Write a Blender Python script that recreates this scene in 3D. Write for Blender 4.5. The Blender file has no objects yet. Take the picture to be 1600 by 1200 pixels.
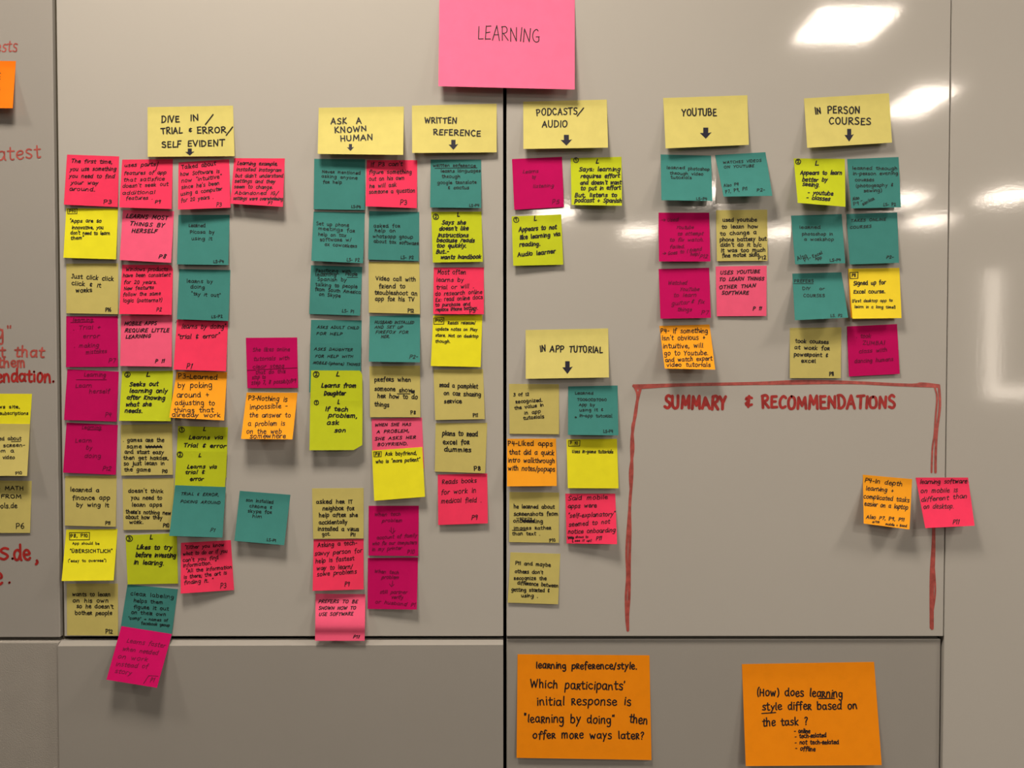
import bpy, bmesh, math, random
from mathutils import Vector, Matrix

# ------------------------------------------------------------------ camera
F_PX, CAM_D, CAM_Z, TILT = 1200.0, 1.146, 1.45, math.radians(1.24)
scene = bpy.context.scene
COL = scene.collection
cam_data = bpy.data.cameras.new('camera')
cam_data.sensor_width = 36.0
cam_data.lens = 36.0 * F_PX / 1600.0
cam_data.clip_start = 0.01
cam = bpy.data.objects.new('camera', cam_data)
cam.location = (0, -CAM_D, CAM_Z)
cam.rotation_euler = (math.pi / 2 - TILT, 0, 0)
COL.objects.link(cam)
scene.camera = cam

# ------------------------------------------------------------------ world, exposure
world = bpy.data.worlds.new('room_ambient')
scene.world = world
world.use_nodes = True
world.node_tree.nodes['Background'].inputs[0].default_value = (0.9, 0.82, 0.7, 1)
world.node_tree.nodes['Background'].inputs[1].default_value = 0.01
vs = scene.view_settings
vs.view_transform = 'Standard'
vs.look = 'None'
vs.gamma = 1.0
vs.use_curve_mapping = False
vs.exposure = -0.03
LAMP = 60.0                       # radiance of the ceiling lamps' diffusers
LAMP_RGB = (1.0, 0.86, 0.72)
scene.cycles.use_denoising = True
scene.cycles.max_bounces = 4
scene.cycles.sample_clamp_indirect = 8.0

CT, ST = math.cos(TILT), math.sin(TILT)


def ray(px, py):
    """world direction of a picture point (1600x1200)"""
    a = (px - 800.0) / F_PX
    b = (600.0 - py) / F_PX
    return a, CT + b * ST, b * CT - ST


def P(px, py, lift=0.0):
    """point of the board wall seen at a picture point, `lift` metres in front of the board face"""
    dx, dy, dz = ray(px, py)
    t = (CAM_D - lift) / dy
    return (dx * t, -lift, CAM_Z + dz * t)


# ------------------------------------------------------------------ materials
def mat(name, rgb, rough=0.8, spec=0.5, noise=0.0, nscale=40.0, bump=0.0, bscale=300.0, emit=0.0, trans=0.0):
    m = bpy.data.materials.new(name)
    m.use_nodes = True
    nt = m.node_tree
    b = nt.nodes['Principled BSDF']
    b.inputs['Base Color'].default_value = (*rgb, 1)
    b.inputs['Roughness'].default_value = rough
    b.inputs['Specular IOR Level'].default_value = spec
    if noise or bump:
        tc = nt.nodes.new('ShaderNodeTexCoord')
    if noise:
        n = nt.nodes.new('ShaderNodeTexNoise')
        n.inputs['Scale'].default_value = nscale
        n.inputs['Detail'].default_value = 4
        nt.links.new(tc.outputs['Object'], n.inputs['Vector'])
        r = nt.nodes.new('ShaderNodeMapRange')
        r.inputs[1].default_value = 0.3
        r.inputs[2].default_value = 0.7
        r.inputs[3].default_value = 1 - noise
        r.inputs[4].default_value = 1 + noise
        nt.links.new(n.outputs['Fac'], r.inputs[0])
        mx = nt.nodes.new('ShaderNodeMix')
        mx.data_type = 'RGBA'
        mx.blend_type = 'MULTIPLY'
        mx.inputs[0].default_value = 1
        mx.inputs[6].default_value = (*rgb, 1)
        nt.links.new(r.outputs[0], mx.inputs[7])
        nt.links.new(mx.outputs[2], b.inputs['Base Color'])
    if bump:
        n = nt.nodes.new('ShaderNodeTexNoise')
        n.inputs['Scale'].default_value = bscale
        n.inputs['Detail'].default_value = 2
        nt.links.new(tc.outputs['Object'], n.inputs['Vector'])
        bp = nt.nodes.new('ShaderNodeBump')
        bp.inputs['Strength'].default_value = bump
        bp.inputs['Distance'].default_value = 0.001
        nt.links.new(n.outputs['Fac'], bp.inputs['Height'])
        nt.links.new(bp.outputs[0], b.inputs['Normal'])
    if emit:
        b.inputs['Emission Color'].default_value = (*LAMP_RGB, 1)
        b.inputs['Emission Strength'].default_value = emit
    return m


PAPER = {
    'coral': (0.97, 0.05, 0.135), 'pink': (0.97, 0.125, 0.255), 'magenta': (0.58, 0.004, 0.125),
    'orange': (1.0, 0.41, 0.022), 'deep_orange': (1.0, 0.22, 0.008), 'big': (1.0, 0.31, 0.006), 'teal': (0.058, 0.265, 0.245),
    'lime': (0.57, 0.66, 0.022), 'yellow': (0.88, 0.84, 0.025), 'amber': (1.0, 0.78, 0.04),
    'cream': (0.62, 0.545, 0.17), 'header': (0.74, 0.67, 0.21), 'learn': (1.0, 0.19, 0.36),
}
M = {k: mat('paper_' + k, c, 0.85, 0.12, noise=0.03, nscale=60, bump=0.06, bscale=900) for k, c in PAPER.items()}
M['ink'] = mat('black_ink', (0.012, 0.011, 0.014), 0.6, 0.3)
M['navy'] = mat('blue_black_ink', (0.012, 0.012, 0.03), 0.6, 0.3)
M['purple'] = mat('dark_ink_on_magenta', (0.17, 0.006, 0.05), 0.7, 0.2)
M['red'] = mat('red_marker', (0.42, 0.03, 0.027), 0.35, 0.5, noise=0.30, nscale=110)
M['red_pale'] = mat('dry_red_marker', (0.46, 0.095, 0.08), 0.35, 0.5, noise=0.30, nscale=110)
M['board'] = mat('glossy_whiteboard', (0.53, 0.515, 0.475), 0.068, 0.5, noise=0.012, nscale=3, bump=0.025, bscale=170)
M['board_grey'] = mat('greyer_whiteboard', (0.40, 0.385, 0.355), 0.07, 0.5, noise=0.012, nscale=3, bump=0.02, bscale=170)  # same board, the left panel's dimmer light put into a darker base colour
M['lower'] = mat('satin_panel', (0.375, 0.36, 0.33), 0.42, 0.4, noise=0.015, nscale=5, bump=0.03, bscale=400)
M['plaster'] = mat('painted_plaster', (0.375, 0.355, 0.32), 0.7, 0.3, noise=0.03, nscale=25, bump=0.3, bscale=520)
M['dark'] = mat('dark_cavity', (0.006, 0.006, 0.005), 0.9, 0.1)
M['seal'] = mat('olive_seal_strip', (0.075, 0.066, 0.046), 0.8, 0.2)
M['wall'] = mat('room_wall_paint', (0.20, 0.19, 0.18), 0.9, 0.2, noise=0.02, nscale=4)
M['floor'] = mat('grey_carpet', (0.05, 0.048, 0.045), 0.95, 0.1, noise=0.15, nscale=80)
M['ceil'] = mat('ceiling_paint', (0.22, 0.21, 0.20), 0.9, 0.2, noise=0.02, nscale=4)
M['metal'] = mat('white_lamp_frame', (0.7, 0.7, 0.68), 0.4, 0.5)
M['lamp'] = mat('lamp_diffuser', (0.8, 0.8, 0.8), 0.6, 0.3, emit=LAMP)
M['glow'] = mat('light_strip', (0.8, 0.8, 0.8), 0.6, 0.3, emit=13.0)


# ------------------------------------------------------------------ object helpers
def link(name, verts, faces, material, parent=None, smooth=False):
    me = bpy.data.meshes.new(name)
    me.from_pydata(verts, [], faces)
    me.update()
    if smooth:
        me.polygons.foreach_set('use_smooth', [True] * len(me.polygons))
    me.materials.append(material)
    o = bpy.data.objects.new(name, me)
    COL.objects.link(o)
    if parent is not None:
        o.parent = parent
        o.matrix_parent_inverse = parent.matrix_world.inverted()
    return o


def tag(o, label, cat, group=None):
    o['label'] = label
    o['category'] = cat
    if group:
        o['group'] = group
    return o


def struct(o, label):
    o['kind'] = 'structure'
    o['label'] = label
    return o


def box(name, x0, x1, y0, y1, z0, z1, material, parent=None, bevel=0.0):
    bm = bmesh.new()
    bmesh.ops.create_cube(bm, size=1.0)
    for v in bm.verts:
        v.co = Vector(((x0 + x1) / 2 + v.co.x * (x1 - x0), (y0 + y1) / 2 + v.co.y * (y1 - y0), (z0 + z1) / 2 + v.co.z * (z1 - z0)))
    if bevel:
        bmesh.ops.bevel(bm, geom=list(bm.edges), offset=bevel, segments=2, affect='EDGES', profile=0.5)
    me = bpy.data.meshes.new(name)
    bm.to_mesh(me)
    bm.free()
    me.materials.append(material)
    o = bpy.data.objects.new(name, me)
    COL.objects.link(o)
    if parent is not None:
        o.parent = parent
    return o


def px_x(px, py, lift=0.0):
    return P(px, py, lift)[0]


def px_z(py, lift=0.0):
    return P(800, py, lift)[2]


# ------------------------------------------------------------------ room shell
CEIL = CAM_Z + 1.43
RX0, RX1, RY = -5.0, 9.0, -10.2
struct(box('floor', RX0, RX1, RY, 0.08, -0.1, 0.0, M['floor']), 'grey carpet floor of the room')
struct(box('ceiling', RX0, RX1, RY, 0.08, CEIL, CEIL + 0.1, M['ceil']), 'pale ceiling of the room')
struct(box('wall_front', RX0, RX1, 0.05, 0.15, 0.0, CEIL, M['dark']), 'dark cavity wall behind the whiteboard panels')
struct(box('wall_back', RX0, RX1, RY - 0.1, RY, 0.0, CEIL, M['wall']), 'painted wall opposite the whiteboards')
struct(box('wall_left', RX0 - 0.1, RX0, RY, 0.15, 0.0, CEIL, M['wall']), 'painted wall at the left end of the room')
struct(box('wall_right', RX1, RX1 + 0.1, RY, 0.15, 0.0, CEIL, M['wall']), 'painted wall at the right end of the room')

# whiteboard panels (front faces at y = 0)
TOPZ = CAM_Z + 1.05
zA = px_z(996)
zB = px_z(994.5)
xA = (px_x(81, 0) + px_x(94, 996)) / 2
xB0 = (px_x(89.5, 0) + px_x(98.5, 996)) / 2
xB1 = px_x(786.3, 500)
xC0 = px_x(791.3, 500)
xC1 = (px_x(1486.3, 0) + px_x(1473.8, 994)) / 2
xD0 = xC1 + 0.0016
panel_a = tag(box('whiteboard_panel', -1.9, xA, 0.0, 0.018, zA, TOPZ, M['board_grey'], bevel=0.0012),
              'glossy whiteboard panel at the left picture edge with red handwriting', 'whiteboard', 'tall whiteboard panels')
panel_b = tag(box('whiteboard_panel', xB0, xB1, 0.0, 0.018, zB, TOPZ, M['board'], bevel=0.0012),
              'whiteboard panel left of the black gap, densely covered with notes', 'whiteboard', 'tall whiteboard panels')
panel_c = tag(box('whiteboard_panel', xC0, xC1, 0.0, 0.018, zB, TOPZ, M['board'], bevel=0.0012),
              'whiteboard panel with the red marker frame drawn on it', 'whiteboard', 'tall whiteboard panels')
panel_d = tag(box('whiteboard_panel', xD0, 2.3, 0.0005, 0.018, 0.1, TOPZ, M['board'], bevel=0.0008),
              'bare whiteboard panel at the right picture edge', 'whiteboard', 'tall whiteboard panels')
# seal strips in the wide gaps
struct(box('trim_1', xA + 0.0002, xB0 - 0.0028, 0.007, 0.05, 0.1, TOPZ, M['seal']), 'olive seal strip in the gap between left whiteboard panels')

# lower panels
zL = px_z(1000.5)
xl1 = px_x(91.5, 1100, 0.011)
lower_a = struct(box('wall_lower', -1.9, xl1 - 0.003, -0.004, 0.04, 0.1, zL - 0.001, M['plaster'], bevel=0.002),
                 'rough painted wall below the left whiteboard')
# the left lower door stands slightly proud, more at its left edge
xr = px_x(786.3, 1100, 0.007)
w = xr - xl1
prof = [(0.018, 0.1), (0.018, zL), (0.0085, zL), (0.0, zL - 0.0048), (0.0, 0.1)]      # (depth, height), top edge chamfered
vs_, fs_ = [], []
for x in (0.0, w):
    vs_ += [(x, y, z) for y, z in prof]
for k in range(5):
    fs_.append((k, (k + 1) % 5, 5 + (k + 1) % 5, 5 + k))
fs_ += [(4, 3, 2, 1, 0), (5, 6, 7, 8, 9)]
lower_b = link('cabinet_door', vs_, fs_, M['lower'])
lower_b.location = (xl1, -0.011, 0)
lower_b.rotation_euler = (0, 0, math.atan2(0.005, w))
tag(lower_b, 'plain lower panel door left of the black gap, standing slightly proud', 'door panel', 'lower panel doors')
xc1 = px_x(1469.5, 1040, -0.006)
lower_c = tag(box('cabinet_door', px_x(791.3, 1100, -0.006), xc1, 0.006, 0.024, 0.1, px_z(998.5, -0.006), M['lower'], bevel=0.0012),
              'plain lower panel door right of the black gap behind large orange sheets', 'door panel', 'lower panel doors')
struct(box('trim_2', xc1 + 0.0012, xD0 - 0.0003, 0.014, 0.05, 0.1, zB, M['seal']), 'olive seal strip beside the lower right panel')


# ------------------------------------------------------------------ lamps of the room
def mirror(px, py):
    """direction in the room that the boards mirror at a picture point"""
    dx, dy, dz = ray(px, py)
    return Vector((dx, -dy, dz))


def ceiling_at(px, py):
    d = mirror(px, py)
    t = (CEIL - 0.03 - CAM_Z) / d.z
    return d.x * t, CAM_D + d.y * t


def ceiling_lamp(x, y, sx, sy, label):
    e = bpy.data.objects.new('ceiling_light', None)
    e.location = (x, y, CEIL)
    COL.objects.link(e)
    tag(e, label, 'ceiling light', 'square ceiling light panels')
    t = 0.02
    v, f = [], []
    for (a0, a1, b0, b1) in ((-sx / 2 - t, sx / 2 + t, -sy / 2 - t, -sy / 2), (-sx / 2 - t, sx / 2 + t, sy / 2, sy / 2 + t),
                             (-sx / 2 - t, -sx / 2, -sy / 2, sy / 2), (sx / 2, sx / 2 + t, -sy / 2, sy / 2)):
        n = len(v)
        v += [(a0, b0, -0.035), (a1, b0, -0.035), (a1, b1, -0.035), (a0, b1, -0.035), (a0, b0, 0), (a1, b0, 0), (a1, b1, 0), (a0, b1, 0)]
        f += [(n, n + 3, n + 2, n + 1), (n, n + 1, n + 5, n + 4), (n + 1, n + 2, n + 6, n + 5), (n + 2, n + 3, n + 7, n + 6), (n + 3, n, n + 4, n + 7)]
    fr = link('lamp_frame', v, f, M['metal'])
    fr.parent = e
    h = -0.03
    d = link('diffuser', [(-sx / 2, -sy / 2, h), (sx / 2, -sy / 2, h), (sx / 2, sy / 2, h), (-sx / 2, sy / 2, h)], [(0, 3, 2, 1)], M['lamp'])
    d.parent = e
    return e


# two lamps that the right-hand boards mirror sharply
for k, q in enumerate((((1280, 12), (1408, 12), (1357, 64), (1240, 64)), ((1416, 137), (1480, 137), (1456, 180), (1393, 180)))):
    pts = [ceiling_at(*c) for c in q]
    x = sum(p[0] for p in pts) / 4
    y = sum(p[1] for p in pts) / 4
    sx = abs(pts[1][0] - pts[0][0] + pts[2][0] - pts[3][0]) / 2
    sy = abs(pts[0][1] + pts[1][1] - pts[2][1] - pts[3][1]) / 2
    print('LAMP', k, round(x, 2), round(y, 2), round(sx, 2), round(sy, 2))
    ceiling_lamp(x, y, sx, sy, ('ceiling light mirrored sharply at the top right of the whiteboard',
                                'ceiling light mirrored beside the in person courses header')[k])
# lamps near the board wall, left, middle and right of the picture
for x, y, sz, lab in ((-1.6, -0.78, 0.25, 'ceiling light above the left end of the boards'),
                      (-0.32, -0.78, 0.385, 'ceiling light above the middle of the boards'),
                      (1.85, -0.78, 0.36, 'ceiling light above the right end of the boards')):
    ceiling_lamp(x, y, sz, sz, lab)
# far lamps, mirrored as a row of soft streaks behind the notes
for px, py, lab in ((868, 330, 'far ceiling light mirrored below the magenta listening note'),
                    (1000, 362, 'far ceiling light mirrored left of the magenta watch note'),
                    (1112, 300, 'far ceiling light mirrored between two tilted teal notes'),
                    (1222, 362, 'far ceiling light mirrored left of the workshop note'),
                    (1405, 312, 'far ceiling light mirrored right of the evening courses note'),
                    (1452, 345, 'far ceiling light mirrored beside the panel seam'),
                    (1575, 306, 'far ceiling light mirrored at the right picture edge')):
    x, y = ceiling_at(px, py)
    ceiling_lamp(x, max(y, RY + 0.6), 0.36, 0.42, lab)

# rectangular light strip on the opposite wall, mirrored at the right picture edge
def wall_at(px, py):
    d = mirror(px, py)
    t = (RY + 0.03 - CAM_D) / d.y
    return d.x * t, CAM_Z + d.z * t


e = bpy.data.objects.new('light_frame', None)
gx0, gz1 = wall_at(1545, 398)
gx1, gz0 = wall_at(1760, 622)
e.location = ((gx0 + gx1) / 2, RY, gz0)
COL.objects.link(e)
tag(e, 'rectangular glowing light frame mirrored at the right picture edge', 'wall light')
s = 0.16
for (a0, a1, b0, b1) in ((gx0, gx1, gz1 - s, gz1), (gx0, gx1, gz0, gz0 + s), (gx0, gx0 + s, gz0 + s, gz1 - s), (gx1 - s, gx1, gz0 + s, gz1 - s)):
    o = box('light_strip', a0 - e.location.x, a1 - e.location.x, 0.0, 0.03, b0 - gz0, b1 - gz0, M['glow'])
    o.parent = e

# ------------------------------------------------------------------ stroke alphabet
# baseline 0, x-height 5, capitals 7, ascenders 8, descenders -3; "~" starts a curved stroke, "-" a straight one
G = {}


def g(ch, w, *strokes):
    out = []
    for s in strokes:
        curved = s[0] == '~'
        n = [float(t) for t in s[1:].replace(',', ' ').split()]
        out.append((curved, [(n[i], n[i + 1]) for i in range(0, len(n), 2)]))
    G[ch] = (w, out)


g('a', 5, '~4.1,4.1 2.9,5 1.2,4.5 .5,2.4 1.4,.3 3,.6 4.1,2.6', '~4.2,4.9 4.1,1.3 4.8,.1')
g('b', 4.8, '-.8,8 .7,.2', '~.8,3.3 2.2,5 4,4.2 4.2,1.5 2.6,0 .8,.6')
g('c', 4.4, '~4,4.2 2.6,5 1,4 .6,2 1.6,.2 3,.1 4.2,1')
g('d', 5, '~4,4 2.6,5 1,4.2 .5,2 1.5,.2 3,.5 4,2.4', '~4.2,8 4.1,1.3 4.8,0')
g('e', 4.5, '~.7,2.5 3.7,2.9 3.7,4.3 2.4,5 .9,4 .6,2 1.7,.2 3.2,.1 4.3,1')
g('f', 3.6, '~3.8,7.3 2.7,8 1.8,7 1.6,3 1.5,-1', '-.3,4.5 3.3,4.8')
g('g', 4.9, '~4,4 2.6,5 1,4.3 .6,2.2 1.7,.5 3,1 4,2.8', '~4.1,4.9 4.1,0 3.6,-2.4 2,-3 .7,-2.3')
g('h', 4.7, '-.8,8 .7,0', '~.8,2.8 2.2,4.9 3.6,4.3 3.8,2.4 3.9,0')
g('i', 2.0, '-1,4.8 .9,0', '-1,6.6 1.15,6.9')
g('j', 2.4, '~1.6,4.8 1.6,-1.2 .9,-2.8 -.5,-2.6', '-1.6,6.6 1.75,6.9')
g('k', 4.5, '-.8,8 .7,0', '-3.8,4.8 .9,2.2 4,0')
g('l', 2.2, '~1,8 .9,1.2 1.5,.1')
g('m', 6.6, '-.7,4.8 .6,0', '~.7,2.8 1.8,4.9 2.9,4.4 3.1,2.6 3.1,0', '~3.1,2.8 4.2,4.9 5.4,4.4 5.6,2.6 5.8,0')
g('n', 4.8, '-.7,4.8 .6,0', '~.7,2.8 2.1,4.9 3.5,4.4 3.8,2.6 4,0')
g('o', 4.8, '~2.5,5 1,4.2 .5,2.3 1.4,.3 2.8,.1 4,1.4 4.2,3.4 3.3,4.8 2.3,5')
g('p', 4.8, '-.8,4.9 .6,-3', '~.8,3.3 2.2,5 4,4.3 4.2,1.8 2.7,.1 .8,.9')
g('q', 5, '~4,4 2.6,5 1,4.3 .6,2.2 1.7,.5 3,1 4,2.8', '-4.1,4.9 4,-3 4.9,-2')
g('r', 3.6, '-.8,4.8 .7,0', '~.8,2.8 1.8,4.6 3.5,4.7')
g('s', 4.1, '~3.6,4.4 2.2,5 .9,4.2 1.2,3 3,2.2 3.6,1 2.4,0 .5,.5')
g('t', 3.7, '~1.8,7.2 1.6,1.3 2.4,.1 3.5,.5', '-.2,4.9 3.6,5.1')
g('u', 4.9, '~.7,4.8 .7,1.4 1.7,0 3.2,.6 3.9,2.6', '~4,4.8 4,1.1 4.7,0')
g('v', 4.3, '-.4,4.8 2.1,0 3.9,4.9')
g('w', 6.2, '-.5,4.8 1.6,.1 3,4 4.3,.1 5.7,4.9')
g('x', 4.4, '-.5,4.8 3.9,0', '-3.8,4.9 .4,0')
g('y', 4.5, '-.6,4.8 2.3,.9', '-4,4.9 2.2,.6 .7,-3')
g('z', 4.4, '-.6,4.7 3.8,4.8 .6,.1 4,.2')
g('A', 5.4, '-.2,0 2.7,7 5,0', '-1,2.5 4.4,2.6')
g('B', 5.0, '-.9,7 .7,0', '~.8,6.9 3.2,7 3.9,5.4 2.6,3.8 .9,3.7', '~.9,3.7 3.6,3.6 4.4,1.7 3,.1 .7,.1')
g('C', 5.0, '~4.4,6 3,7 1.3,5.8 .6,3.3 1.3,.9 2.8,0 4.5,.8')
g('D', 5.3, '-.9,7 .8,0', '~.3,6.9 2.6,6.9 4.6,5 4.5,2 2.8,.2 .6,0')
g('E', 4.6, '-.9,6.9 .8,.2', '-.8,6.8 4,7', '-.8,3.6 3.5,3.8', '-.8,.2 4.2,.3')
g('F', 4.3, '-.9,6.9 .8,-.2', '-.8,6.8 4.1,7', '-.8,3.5 3.4,3.7')
g('G', 5.3, '~4.4,6 3,7 1.3,5.8 .6,3.3 1.3,.9 2.8,0 4.4,1 4.5,3', '-2.7,3.1 4.9,3.2')
g('H', 5.3, '-.9,7 .8,0', '-4.5,7 4.4,0', '-.8,3.5 4.5,3.7')
g('I', 2.0, '-1,7 .9,0')
g('J', 4.4, '~3.2,7 3.2,1.6 2.2,.1 .6,1', '-1.6,6.9 4.2,7')
g('K', 5.0, '-.9,7 .8,0', '-4.2,6.9 .9,3.2 4.6,0')
g('L', 4.2, '-1.1,7 .8,.2 4.1,.4')
g('M', 6.4, '-.6,0 1.1,7 3.2,2 5.3,7 5.8,0')
g('N', 5.6, '-.7,0 .9,6.9 4.6,.2 4.9,7')
g('O', 5.6, '~2.9,7 1.2,6 .6,3.4 1.4,.8 2.9,0 4.5,1 5,3.6 4.3,6.2 2.6,7')
g('P', 4.8, '-.9,6.9 .8,-.2', '~.5,6.7 2.8,7.1 4.3,5.9 3.8,4 2.3,3.2 .8,3.1')
g('Q', 5.7, '~2.9,7 1.2,6 .6,3.4 1.4,.8 2.9,0 4.5,1 5,3.6 4.3,6.2 2.6,7', '-3.2,1.8 5.2,-.6')
g('R', 5.0, '-.9,6.9 .8,-.2', '~.5,6.6 2.8,7.1 4.1,5.9 3.5,4.2 .9,3.4', '-1.4,3.5 4.8,0')
g('S', 4.8, '~4.2,6.2 2.8,7 1.1,6.1 1.3,4.4 3.4,3.2 4.2,1.6 2.9,.1 .6,.7')
g('T', 5.0, '-2.6,6.9 2.5,0', '-.2,6.7 4.9,7')
g('U', 5.3, '~.7,7 .7,2 1.8,.2 3.4,.3 4.4,2 4.6,7')
g('V', 5.0, '-.3,7 2.4,0 4.7,7')
g('W', 7.0, '-.4,7 1.8,.1 3.5,5.4 5,.1 6.7,7')
g('X', 5.0, '-.6,7 4.5,0', '-4.4,7 .5,0')
g('Y', 4.8, '-.3,7 2.4,3.4', '-4.6,7 2.4,3.2 1.8,-.2')
g('Z', 5.0, '-.6,6.8 4.5,7 .5,.2 4.6,.3')
g('Ü', 5.3, *['~.7,7 .7,2 1.8,.2 3.4,.3 4.4,2 4.6,7', '-1.7,8.6 1.8,8.9', '-3.5,8.6 3.6,8.9'])
g('0', 4.6, '~2.4,7 1,5.9 .6,3.4 1.3,.7 2.5,0 3.7,1.1 4,3.7 3.5,6.2 2.2,7')
g('1', 2.6, '-.4,5.4 1.6,7 1.4,0')
g('2', 4.4, '~.7,5.6 1.8,7 3.5,6.3 3.2,4.2 .6,.3', '-.6,.3 4.3,.4')
g('3', 4.4, '~.7,6.3 2.4,7 3.6,5.8 2.9,4.2 1.6,3.7', '~1.6,3.7 3.6,3.3 3.8,1.2 2.2,0 .5,.8')
g('4', 4.6, '-1.2,7 .6,3 4.3,3.2', '-3.4,6.6 3,-.2')
g('5', 4.4, '-3.8,7 1,6.8 .8,3.9', '~.8,3.9 3.2,4.2 3.9,2 2.6,.2 .5,.6')
g('6', 4.4, '~3.3,7 1.5,5.3 .7,2.4 1.7,.1 3.6,.6 3.8,2.6 2.2,3.5 .9,2.2')
g('7', 4.4, '-.5,6.6 3.9,6.9 1.9,0')
g('8', 4.6, '~3.8,6 2.4,7 1.1,5.8 2.3,4 3.8,2 2.6,.1 .9,1.3 2.2,3.6 3.6,5 3.8,6.1')
g('9', 4.4, '~3.6,5.9 2.2,7 .8,5.6 1.5,3.9 3,4.2 3.7,6', '-3.7,6.4 3.1,0')
g('.', 2.0, '-.8,.1 1.15,.35')
g(',', 2.0, '~1.1,.6 1.1,-.4 .4,-1.4')
g(':', 2.0, '-1,.5 1.2,.8', '-1.1,3.6 1.3,3.9')
g(';', 2.0, '~1.1,.6 1.1,-.4 .4,-1.4', '-1.1,3.6 1.3,3.9')
g("'", 1.8, '-1.1,8 .8,6.4')
g('"', 2.8, '-.9,8 .7,6.4', '-2.1,8.1 1.9,6.5')
g('!', 2.0, '-1.2,7.5 1,2', '-.9,.2 1,.5')
g('?', 4.0, '~.7,6.2 1.8,7.4 3.3,6.4 3,4.8 1.9,3.6 1.8,2', '-1.6,.1 1.75,.4')
g('(', 2.6, '~2.2,8 .9,5.5 .8,1.6 2,-1')
g(')', 2.6, '~.6,8 1.8,5.5 1.9,1.6 .6,-1')
g('[', 2.4, '-2,7.6 .8,7.5 .7,-.8 2,-.8')
g(']', 2.4, '-.4,7.6 1.7,7.5 1.6,-.8 .3,-.8')
g('/', 3.4, '-3.1,8 .3,-1')
g('-', 3.4, '-.5,2.7 2.9,2.9')
g('+', 4.4, '-.6,2.8 3.8,2.9', '-2.2,5 2.1,.6')
g('&', 4.6, '~4,5.6 2.4,6 1,5 2.4,3.6 .8,2 2.2,.6 4,1.4', '-2.5,7 2.3,-.4')
g('*', 4.0, '-.5,1 3.5,3.6', '-3.4,1 .6,3.6', '-2,0 2,4.6')
g('>', 5.0, '-.4,2.6 4.4,2.7', '-3,4.1 4.5,2.7 2.9,1.3')
g(' ', 4.8)


def catmull(p, n):
    if len(p) < 3:
        return p
    out = []
    q = [p[0]] + p + [p[-1]]
    for i in range(1, len(q) - 2):
        a, b, c, d = q[i - 1], q[i], q[i + 1], q[i + 2]
        for k in range(n):
            t = k / n
            t2, t3 = t * t, t * t * t
            out.append(tuple(0.5 * (2 * b[j] + (c[j] - a[j]) * t + (2 * a[j] - 5 * b[j] + 4 * c[j] - d[j]) * t2 + (3 * b[j] - a[j] - 3 * c[j] + d[j]) * t3) for j in (0, 1)))
    out.append(p[-1])
    return out


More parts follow.
